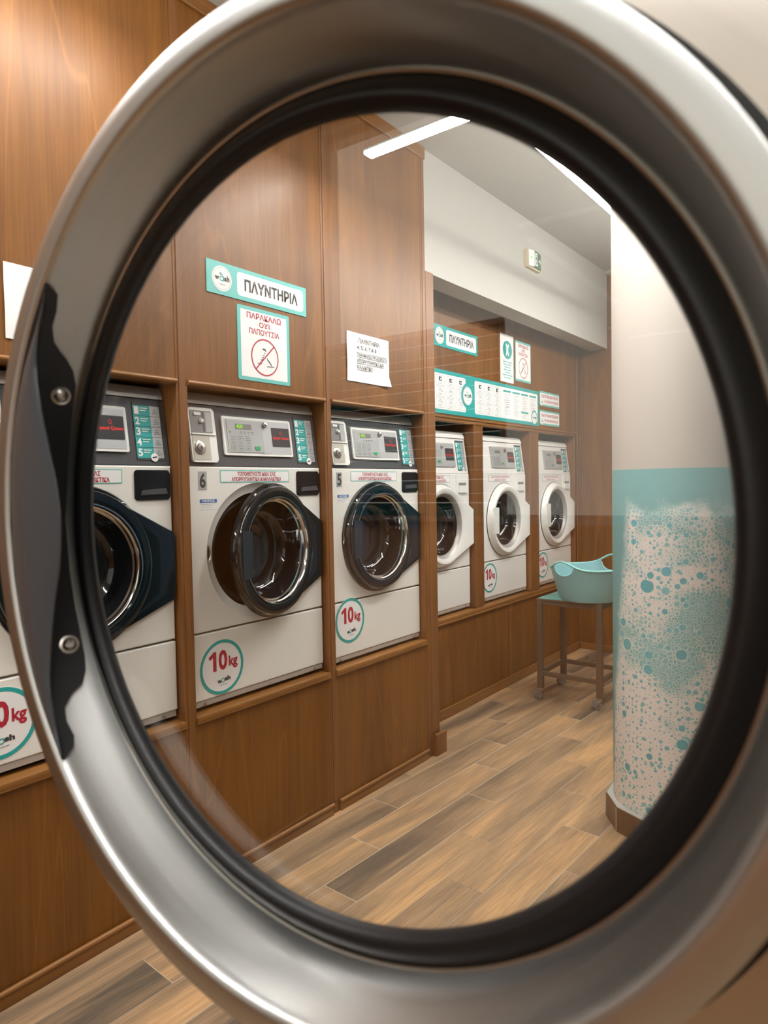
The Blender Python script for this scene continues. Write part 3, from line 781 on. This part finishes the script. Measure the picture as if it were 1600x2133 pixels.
    if dark: prism(bm, [(dr_c-.222*.93, -hw), (dr_c-.150, -hw+.006), (dr_c-.150, hw-.006), (dr_c-.222*.93, hw)], .012, .029, 0, None, .002); P('grip_tab', bm, plain_tab, dr)
    else: prism(bm, rrect(dr_c-.205, -hw, dr_c-.142, hw, .004), .010, dfront+.002, 0, None, .002); P('grip_tab', bm, ENAM2, dr)
    bpy.data.objects.remove(root)
    return t
plain_tab = glossy_dark('dark_teal_tab', srgb(26, 42, 46), .12, 1.0)

def set_number(m, s):
    npp = kid(m, 'number_plate')
    bm = B(); text(bm, s, .055, 1.302, .079, 1.351, .0016, 0, .03); link('numeral', bm, INK, npp)
DL = ('ΤΟΠΟΘΕΤΗΣΤΕ ΔΙΚΑ ΣΑΣ', 'ΑΠΟΡΡΥΠΑΝΤΙΚΑ & ΜΑΛΑΚΤΙΚΑ')
DL2 = ('ΜΗΝ ΤΟΠΟΘΕΤΕΙΤΕ ΑΠΟΡΡΥΠΑΝΤΙΚΑ', 'ΠΑΡΕΧΟΝΤΑΙ ΑΥΤΟΜΑΤΑ')
XM = -1.826; XMF = -2.062
m6 = washer('washing_machine', True, 'white washing machine numbered 6 with its dark round door ajar', DL)
m6.location = (XM, 1.3495, ZL); m6['group'] = 'washing machines with dark doors'
m7 = copy_tree(m6); m7.location = (XM, .669, ZL)
m7['label'] = 'white washing machine partly hidden by the steel rim and black gasket, left of machine 6'
m5 = copy_tree(m6); m5.location = (XM, 2.0265, ZL)
m5['label'] = 'white washing machine numbered 5 with its dark round door closed, beside the pilaster'
kid(m6, 'door').rotation_euler.z = radians(11)
kid(m5, 'door').rotation_euler.z = radians(1.2)
for m, s in ((m6, '6'), (m7, '7'), (m5, '5')): set_number(m, s)
kid(m5, 'capacity_sticker').location = (0, .118, .745-ZL); kid(m6, 'capacity_sticker').location = (0, .127, .700-ZL); kid(m7, 'capacity_sticker').location = (0, .098, .712-ZL)
ZF = .558
f1 = washer('washing_machine', False, 'white washing machine with white round door, next to the pilaster in the alcove', DL)
f1['group'] = 'washing machines with white doors'
f1.location = (XMF, 2.903, ZF)
f2 = copy_tree(f1); f2.location = (XMF, 3.6595, ZF); f2['label'] = 'middle one of the white-doored washing machines in the alcove, between two wood posts'
f3 = copy_tree(f1); f3.location = (XMF, 4.4425, ZF); f3['label'] = 'farthest white-doored washing machine, beside the end wall behind the basket'
for f in (f2, f3):
    ds = kid(f, 'detergent_sticker')
    o = ds.children[0]; x0, x1, q0, q1 = .115, .415, 1.322, 1.366
    bm = B(); text(bm, DL2[0], x0+.03, q0+.024, x1-.02, q1-.007, .0016, 0, .012); text(bm, DL2[1], x0+.07, q0+.006, x1-.08, q0+.019, .0016, 0, .012)
    me_o = link('lettering', bm, RED, ds); bpy.data.objects.remove(o)
for f in (f1, f2, f3): kid(f, 'capacity_sticker').location = (0, .112, .725-ZL)

# ------------------------------------------------------------------ pillar
pc = (-.692, 2.686, 0)
pil = tag(empty('pillar', pc), 'round cream pillar with an aqua soap bubble mural on its lower part', 'pillar')
bm = B(); lathe(bm, [(0, .09), (PR, .09), (PR, CZ), (0, CZ)], 96, lambda d, u, w: (u, w, d)); link('shaft', bm, MURAL, pil, True)
bm = B(); a0 = atan2(-.588, -.809)
PL = [(.2455*cos(a0+pi/12+k*pi/6), .2455*sin(a0+pi/12+k*pi/6)) for k in range(12)]
prism(bm, PL, 0, .090, 0, lambda d, u, w: (u, w, d)); pl = link('plinth', bm, TILEB, pil)
bm = B(); PL2 = [(x*.985, y*.985) for x, y in PL]; prism(bm, PL2, .0895, .0925, 0, lambda d, u, w: (u, w, d)); link('plinth_top', bm, WHITE, pil)
bm = B()
for x, y in PL: box(bm, (x-.0016, y-.0016, .002), (x+.0016, y+.0016, .088))
link('plinth_joints', bm, GREYST, pil)

# ------------------------------------------------------------------ table on casters and basket
tb = tag(empty('side_table', (-1.552, 3.955, 0)), 'small steel table on casters with an aqua top, holding the basket', 'table')
hx, hyy = .196, .188
for i, (sx, sy) in enumerate(((-1, -1), (1, -1), (1, 1), (-1, 1))):
    x, y = sx*(hx-.016), sy*(hyy-.016)
    bm = B(); box(bm, (x-.016, y-.016, .072), (x+.016, y+.016, .60), .002); lg = link('leg', bm, TABLET, tb)
    c = empty('x', (0, 0, 0)); bpy.data.objects.remove(c)
    bm = B(); lathe(bm, [(0, .072), (.013, .072), (.013, .066), (.006, .064), (.006, .056), (0, .056)], 14, lambda d, u, w: (x+u, y+w, d))
    for q in (-1, 1):
        prism(bm, [(x-.030, .030), (x-.022, .044), (x+.004, .060), (x+.012, .058), (x-.012, .018), (x-.026, .018)], y+q*.0135, y+q*.0155, 0, lambda d, u, z: (u, d, z))
    box(bm, (x-.008, y-.014, .056), (x+.012, y+.014, .062))
    link('caster_fork', bm, CHROMES, tb)
    bm = B(); lathe(bm, [(0, -.011), (.020, -.011), (.0275, -.008), (.029, 0), (.0275, .008), (.020, .011), (0, .011)], 24, lambda d, u, w: (x-.018+u, y+d, .029+w)); link('caster_wheel', bm, GREYP, tb, True)
for z in (.150, .575):
    for sx in (-1, 1):
        bm = B(); box(bm, (sx*(hx-.016)-.011, -hyy+.03, z), (sx*(hx-.016)+.011, hyy-.03, z+.025), .002); link('rail', bm, TABLET, tb)
    for sy in (-1, 1):
        bm = B(); box(bm, (-hx+.03, sy*(hyy-.016)-.011, z), (hx-.03, sy*(hyy-.016)+.011, z+.025), .002); link('rail', bm, TABLET, tb)
bm = B(); box(bm, (-hx, -hyy, .600), (hx, hyy, .612), .002); link('top_frame', bm, TABLET, tb)
bm = B(); box(bm, (-hx+.008, -hyy+.008, .6115), (hx-.008, hyy-.008, .616), .001); link('top_panel', bm, TEALT, tb)

bk = tag(empty('laundry_basket', (-1.475, 3.885, .616)), 'aqua plastic laundry basket with two loop handles standing on the steel table', 'basket')
tha = atan2(-.20, -.075)
def rimz(t):
    z = .186
    for k, h in ((tha, .046), (tha+pi, .060)):
        dlt = (t-k+pi) % (2*pi)-pi; z += h*math.exp(-(dlt/.42)**2)
    return z
def wall_top(t):
    z = rimz(t)
    for k in (tha, tha+pi):
        dlt = (t-k+pi) % (2*pi)-pi
        if abs(dlt) < .34: z = min(z, .186+.012-.048*sqrt(max(0, 1-(dlt/.34)**2)))
    return z
brad = lambda z: .158+(.216-.158)*min(1, (z/.20))**.8
bm = B(); n = 180; grid = []
inner = []
for j in range(13):
    ro, ri = [], []
    for i in range(n):
        t = 2*pi*i/n; z = wall_top(t)*j/12.; r = brad(z)
        ro.append(bm.verts.new((r*cos(t), r*sin(t), z))); ri.append(bm.verts.new(((r-.004)*cos(t), (r-.004)*sin(t), max(z, .004))))
    grid.append(ro); inner.append(ri)
for G in (grid, inner):
    for A, C in zip(G, G[1:]):
        for i in range(n): bm.faces.new((A[i], A[(i+1) % n], C[(i+1) % n], C[i]))
for i in range(n): bm.faces.new((grid[-1][i], grid[-1][(i+1) % n], inner[-1][(i+1) % n], inner[-1][i]))
bm.faces.new(grid[0]); bm.faces.new(inner[0])
link('bucket', bm, BASK, bk, True)
bm = B(); tube(bm, [((brad(rimz(2*pi*i/n))+.001)*cos(2*pi*i/n), (brad(rimz(2*pi*i/n))+.001)*sin(2*pi*i/n), rimz(2*pi*i/n)) for i in range(n)], .0058, 10, True); link('rim', bm, BASKR, bk, True)
for k in (tha, tha+pi):
    bm = B(); ps = []
    for i in range(29):
        dl = -.34+.68*i/28; t = k+dl; z = .198-.048*sqrt(max(0, 1-(dl/.34)**2)); ps.append(((brad(z)-.001)*cos(t), (brad(z)-.001)*sin(t), z))
    tube(bm, ps, .0035, 8); link('handle', bm, BASKR, bk, True)

# ------------------------------------------------------------------ signs and notices
def logo(bm, cu, cz, r, d, mw, mink, mteal, mpale):
    """round badge with the word wash"""
    flat(bm, circ(cu, cz, r, 40), d, mw); ringflat(bm, cu, cz, r*.86, r*.885, d+.0004, mpale, 40)
    e = d+.0006
    text(bm, 'w', cu-.72*r, cz-.14*r, cu-.28*r, cz+.14*r, e, mink, .05)
    ringflat(bm, cu-.04*r, cz+.0*r, .13*r, .21*r, e, mteal, 20); bar2(bm, (cu+.16*r, cz-.2*r), (cu+.16*r, cz+.2*r), .07*r, e, mteal)
    bar2(bm, (cu-.26*r, cz+.34*r), (cu+.14*r, cz+.30*r), .05*r, e, mteal); ringflat(bm, cu-.14*r, cz+.40*r, .06*r, .10*r, e, mteal, 14)
    text(bm, 's', cu+.24*r, cz-.16*r, cu+.44*r, cz+.14*r, e, mink, .05); text(bm, 'h', cu+.48*r, cz-.16*r, cu+.74*r, cz+.30*r, e, mink, .05)
    bar2(bm, (cu-.30*r, cz-.46*r), (cu+.36*r, cz-.46*r), .05*r, e, mpale)
def board(name, x, y0, z0, y1, z1, m, th=.003, r=0):
    w, h = y1-y0, z1-z0
    t = bpy.data.objects.new
    bm = B(); prism(bm, rrect(0, 0, w, h, r or .001, 3), 0, th)
    return bm, w, h
def finish(bm, name, mats, x, y0, z0, label, cat, group=None):
    o = link(name, bm, mats); o.location = (x, y0, z0); return tag(o, label, cat, group)
MM = [TEAL, PAPER, INK, TEAL2, PALEINK, RED]
def machines_sign(x, y0, z0, w, h, label, teal):
    bm = B(); prism(bm, [(0, 0), (w, 0), (w, h), (0, h)], 0, .003)
    flat(bm, rrect(.275*w, .13*h, .965*w, .87*h, .014), .0034, 1)
    o = finish(bm, 'sign', [teal]+MM[1:], x, y0, z0, label, 'sign', 'washing machine signs')
    bm = B(); logo(bm, .135*w, .5*h, .39*h, .0036, 1, 2, 3, 4); link('logo', bm, MM, o)
    bm = B(); text(bm, 'ΠΛΥΝΤΗΡΙΑ', .345*w, .31*h, .90*w, .69*h, .0040, 2, .03); link('lettering', bm, MM, o)
machines_sign(XN, 1.433, 1.936, .459, .106, 'teal sign with large dark lettering high on the wood panel above machine 6', TEAL)
machines_sign(XF, 3.112, 2.052, .478, .116, 'smaller looking teal sign with dark lettering in the alcove under the white beam', TEAL2)
def shoes(bm, cu, cz, s, d):
    def poly(pts, mi, e=0): flat(bm, [(cu+s*a, cz+s*b) for a, b in pts], d+e, mi)
    poly([(-.62, -.42), (-.50, -.52), (-.25, -.42), (.02, -.05), (.10, .42), (.02, .50), (-.18, .50), (-.22, .10), (-.50, -.18)], 1)
    poly([(.02, -.10), (.22, .08), (.42, -.10), (.72, -.42), (.70, -.56), (.40, -.62), (.12, -.50)], 1, .0001)
    for k in range(6): bar2(bm, (cu+s*(-.42+.10*k), cz+s*(-.34+.14*k)), (cu+s*(-.24+.055*k), cz+s*(-.28+.14*k)), s*.075, d+.0003, 0)
    for k in range(4): bar2(bm, (cu+s*(.16+.09*k), cz+s*(-.02-.09*k)), (cu+s*(.24+.09*k), cz+s*(-.20-.08*k)), s*.06, d+.0003, 0)
    bar2(bm, (cu+s*(-.18), cz+s*.48), (cu+s*.06, cz+s*.46), s*.10, d+.0003, 0)
    bar2(bm, (cu+s*(-.60), cz+s*(-.40)), (cu+s*(-.24), cz+s*(-.40)), s*.04, d+.0003, 0); bar2(bm, (cu+s*.14, cz+s*(-.52)), (cu+s*.70, cz+s*(-.48)), s*.045, d+.0003, 0)
def shoe_sign(x, y0, z0, w, h, label, border, edge):
    bm = B(); prism(bm, rrect(0, 0, w, h, .006, 3), 0, .002); flat(bm, [(edge, .05*h), (w-edge, .05*h), (w-edge, h-.05*h), (edge, h-.05*h)], .0023, 1)
    o = finish(bm, 'sign', [border]+MM[1:], x, y0, z0, label, 'sign', 'no shoes signs')
    bm = B(); text(bm, 'ΠΑΡΑΚΑΛΩ', .17*w, .845*h, .83*w, .93*h, .0027, 5, .02); text(bm, 'ΟΧΙ', .40*w, .745*h, .60*w, .82*h, .0027, 5, .02); text(bm, 'ΠΑΠΟΥΤΣΙΑ', .21*w, .64*h, .79*w, .72*h, .0027, 5, .02)
    link('lettering', bm, MM, o)
    bm = B(); r = .255*h; c = (.5*w, .345*h)
    if r > .38*w: r = .38*w
    shoes(bm, c[0], c[1], r*.92, .0025); link('shoe_drawing', bm, [INK, PAPER], o)
    bm = B(); ringflat(bm, c[0], c[1], r*.93, r, .0031); bar2(bm, (c[0]-r*.68, c[1]-r*.68), (c[0]+r*.68, c[1]+r*.68), r*.075, .0031); link('red_ring', bm, RED, o)
shoe_sign(XN, 1.557, 1.669, .244, .252, 'square teal-bordered sign with red ring over sneakers above machine 6', TEAL, .014)
shoe_sign(XF, 4.086, 1.968, .228, .262, 'small no shoes sign with teal edge in the alcove, right of a teal-circle poster', TEAL, .006)
# papers
def paper(y0, z0, w, h, label, lines):
    bm = B(); n, k = 20, 14; L2 = []
    dz = lambda i, j: .0022+.0016*sin(i*.45+j*.3)**2+.014*max(0, (i/n-.72)/.28)**2*max(0, (.22-j/k)/.22)
    for off in (0, .0008):
        L2.append([[bm.verts.new((dz(i, j)+off, w*i/n, h*j/k)) for i in range(n+1)] for j in range(k+1)])
    for V in L2:
        for j in range(k):
            for i in range(n): bm.faces.new((V[j][i], V[j][i+1], V[j+1][i+1], V[j+1][i]))
    rim_ = [(0, i) for i in range(n)]+[(j, n) for j in range(k)]+[(k, n-i) for i in range(n)]+[(k-j, 0) for j in range(k)]
    for a, b in zip(rim_, rim_[1:]+rim_[:1]): bm.faces.new((L2[0][a[0]][a[1]], L2[0][b[0]][b[1]], L2[1][b[0]][b[1]], L2[1][a[0]][a[1]]))
    o = finish(bm, 'paper_notice', [PAPER], XN, y0, z0, label, 'notice', 'paper notices on the wood panels')
    if lines:
        bm = B()
        for s, a, b, c, d, ul in lines:
            text(bm, s, a*w, b*h, c*w, d*h, .0055, 0, .008)
            if ul: bar2(bm, (a*w, (b-.018)*h), (c*w, (b-.018)*h), .0016, .0055)
        link('lettering', bm, INK, o)
paper(2.124, 1.727, .280, .199, 'white paper notice with dark typed lines taped above machine 5',
      [('ΠΛΥΝΤΗΡΙΑ', .26, .80, .76, .90, 0), ('4, 5, 6, 7 & 8', .22, .66, .68, .75, 0), ('ΠΑΡΑΚΑΛΩ ΠΡΟΣΘΕΣΤΕ', .22, .53, .94, .61, 1), ('ΑΠΟΡΡΥΠΑΝΤΙΚΟ ΚΑΙ', .22, .40, .86, .48, 1), ('ΜΑΛΑΚΤΙΚΟ', .22, .27, .58, .35, 1)])
paper(.804, 1.686, .280, .190, 'blank looking white paper half hidden behind the steel rim at the left edge', None)
# long price board in the alcove
PW, PH = 1.66, .238
bm = B(); prism(bm, [(0, 0), (PW, 0), (PW, PH), (0, PH)], 0, .003)
flat(bm, rrect(.02, .022, .672, PH-.022, .014), .0034, 1); flat(bm, rrect(.775, .022, PW-.022, PH-.022, .014), .0034, 1)
flat(bm, circ(.694, PH*.5, .072, 40), .0036, 0)
o = finish(bm, 'price_board', [TEAL2]+MM[1:], XF, 2.775, 1.690, 'long teal price board with white panels of boxes above the alcove machines', 'sign')
bm = B(); logo(bm, .694, PH*.5, .052, .0040, 1, 2, 3, 4); link('logo', bm, MM, o)
bm = B(); flat(bm, circ(PW-.075, .055, .048, 40), .0038, 3); logo(bm, PW-.075, .052, .040, .0042, 1, 2, 3, 4); link('logo', bm, MM, o)
bm = B()
def rline(u0, z0, u1, z1, w, d, mi):
    P_ = rrect(u0, z0, u1, z1, .014, 4)
    for p, q in zip(P_, P_[1:]+P_[:1]):
        if hypot(p[0]-q[0], p[1]-q[1]) > 1e-5: bar2(bm, p, q, w, d, mi)
cols = [.035+.107*i for i in range(6)]+[.795+.107*i for i in range(3)]
for cu in cols:
    for k in range(3):
        zz = .030+.061*k; rline(cu, zz, cu+.09, zz+.054, .0016, .0038, 4)
        if k == 2:
            flat(bm, rrect(cu+.032, zz+.024, cu+.060, zz+.046, .003), .0038, 2); flat(bm, circ(cu+.050, zz+.034, .006, 14), .0042, 1)
        else:
            for q in range(3): bar2(bm, (cu+.030-.004*q, zz+.044-.008*q), (cu+.060+.006*q, zz+.044-.008*q), .0022, .0038, 4)
        for q in range(2): bar2(bm, (cu+.022, zz+.015-.008*q), (cu+.068-.012*q, zz+.015-.008*q), .0018, .0038, 4)
link('price_boxes', bm, MM, o)
bm = B()
for i in range(4):
    cu = 1.135+.125*i; flat(bm, [(cu, PH-.050), (cu+.105, PH-.050), (cu+.105, PH-.038), (cu, PH-.038)], .0038, 3)
    for k in range(12 if i < 3 else 8):
        if i == 0 and 3 < k < 8: continue
        if i == 2 and k > 7: continue
        bar2(bm, (cu+.012+.006*((k*7) % 3), PH-.064-.0115*k), (cu+.098-.014*((k*5) % 3), PH-.064-.0115*k), .0020, .0038, 4)
flat(bm, [(1.385, .070), (1.49, .070), (1.49, .082), (1.385, .082)], .0038, 3)
for k in range(3): bar2(bm, (1.395, .060-.010*k), (1.46, .060-.010*k), .0016, .0038, 4)
rline(1.150, .082, 1.225, .135, .0018, .0038, 4)
for k in range(3): bar2(bm, (1.165, .092+.014*k), (1.215, .098+.014*k), .004, .0038, 2 if k == 0 else 4)
link('printed_table', bm, MM, o)
# poster with a teal circle
bm = B(); w, h = .180, .300; prism(bm, [(0, 0), (w, 0), (w, h), (0, h)], 0, .002)
o = finish(bm, 'poster', [PAPER], XF, 3.880, 1.942, 'narrow white poster with a teal circle and teal lines of text in the alcove', 'poster')
bm = B(); flat(bm, circ(.095, .205, .062, 40, .058), .0024, 0)
text(bm, 'X', .070, .168, .120, .242, .0028, 1, .06); text(bm, 'K', .080, .176, .112, .236, .0030, 1, .04); link('figure_badge', bm, [TEAL2, PAPER], o)
bm = B()
for k, (a, b) in enumerate(((.035, .155), (.04, .15), (.055, .135), (.045, .145), (.06, .13), (.03, .16), (.05, .14))):
    zz = .128-.0165*k; q = a
    while q < b-.004:
        L_ = .008+.004*((k*3+int(q*900)) % 3); bar2(bm, (q, zz), (min(b, q+L_), zz), .0075, .0024); q += L_+.0022
link('text_lines', bm, TEAL, o)
# two small red-lettered signs
def small(z0, label):
    w, h = .330, .102; bm = B(); prism(bm, [(0, 0), (w, 0), (w, h), (0, h)], 0, .002); flat(bm, [(0, .012), (w, .012), (w, h-.012), (0, h-.012)], .0024, 1)
    o = finish(bm, 'sign', [TEAL]+MM[1:], XF, 4.455, z0, label, 'sign', 'small red-lettered signs')
    return o
o = small(1.836, 'small sign with red lettering and teal edges, upper one above the farthest machine')
bm = B(); text(bm, 'ΤΟ ΚΑΤΑΣΤΗΜΑ ΔΕΝ ΕΥΘΥΝΕΤΑΙ', .02, .058, .31, .080, .003, 5, .02); text(bm, 'ΓΙΑ ΑΠΩΛΕΙΑ ΡΟΥΧΩΝ', .07, .024, .31, .044, .003, 5, .02); logo(bm, .030, .026, .024, .0028, 1, 2, 3, 4); link('lettering', bm, MM, o)
o = small(1.704, 'small sign with red lettering and teal edges, lower one above the farthest machine')
bm = B(); text(bm, 'ΤΟ ΚΑΤΑΣΤΗΜΑ ΒΙΝΤΕΟΣΚΟΠΕΙΤΑΙ', .02, .058, .31, .078, .003, 5, .02); text(bm, 'ΓΙΑ ΤΗΝ ΑΣΦΑΛΕΙΑ ΣΑΣ', .07, .024, .31, .042, .003, 5, .02); logo(bm, .030, .026, .024, .0028, 1, 2, 3, 4); link('lettering', bm, MM, o)
# exit sign on the beam
ex = tag(empty('exit_sign', (XN, 3.75, 2.568)), 'small green and white emergency exit sign on the white beam', 'exit sign')
bm = B(); prism(bm, [(0, 0), (.17, 0), (.17, .104), (0, .104)], 0, .030, 0, None, .003); link('housing', bm, IVORY, ex)
bm = B()
def cur(d, u, z): return (.030+.012*sin(pi*min(max(u/.17, 0), 1))+d, u, z)
for i in range(12):
    a, b = .003+.164*i/12, .003+.164*(i+1)/12; flat(bm, [(a, .006), (b, .006), (b, .100), (a, .100)], .001, 0 if a < .045 else 1, cur)
for z in (.006, .100): flat(bm, [(.003+.164*i/12, z) for i in range(13)], 0, 0, lambda d, u, q: cur(0, u, q)) if False else None
link('face', bm, [PAPER, EXITG], ex)
bm = B()
flat(bm, [(.062, .016), (.098, .016), (.098, .090), (.062, .090)], .002, 0, cur)
flat(bm, circ(.082, .076, .006, 12), .003, 1, cur); bar2(bm, (.080, .068), (.084, .044), .010, .003, 1, cur); bar2(bm, (.084, .044), (.074, .022), .006, .003, 1, cur)
bar2(bm, (.084, .046), (.094, .030), .006, .003, 1, cur); bar2(bm, (.080, .064), (.069, .052), .005, .003, 1, cur); bar2(bm, (.083, .064), (.094, .054), .005, .003, 1, cur)
bar2(bm, (.112, .052), (.138, .052), .012, .002, 0, cur); flat(bm, [(.134, .032), (.156, .052), (.134, .072)], .002, 0, cur); link('pictogram', bm, [PAPER, EXITG], ex)
bm = B(); lathe(bm, [(0, .004), (.006, .003), (.008, 0)], 14, lambda d, u, w: cur(d, .026+u, .055+w)); link('status_light', bm, LEDG, ex)

# dark slatted blind in the shop window (only seen mirrored in the round glass)
sh = tag(empty('slatted_blind', (-1.38, -1.685, 1.18)), 'dark teal slatted blind in the shop window behind the viewer', 'blind')
bm = B()
for z in (-.015, .66): box(bm, (-.39, 0, z), (.39, .022, z+.02), .002)
for x in (-.39, .37): box(bm, (x, 0, .005), (x+.02, .010, .66))
link('frame', bm, plain('blind_frame', srgb(150, 128, 110), .5), sh)
SHT = plain('blind_slat', srgb(20, 92, 92), .4); SHB = plain('blind_board', srgb(70, 50, 38), .5)
for k in range(8):
    bm = B(); box(bm, (-.37, .006, .006+.082*k), (.37, .016, .006+.082*k+.046), .002); link('slat', bm, SHT, sh)
    bm = B(); box(bm, (-.37, .004, .006+.082*k+.050), (.37, .012, .006+.082*k+.080), .002); link('slat', bm, SHB, sh)
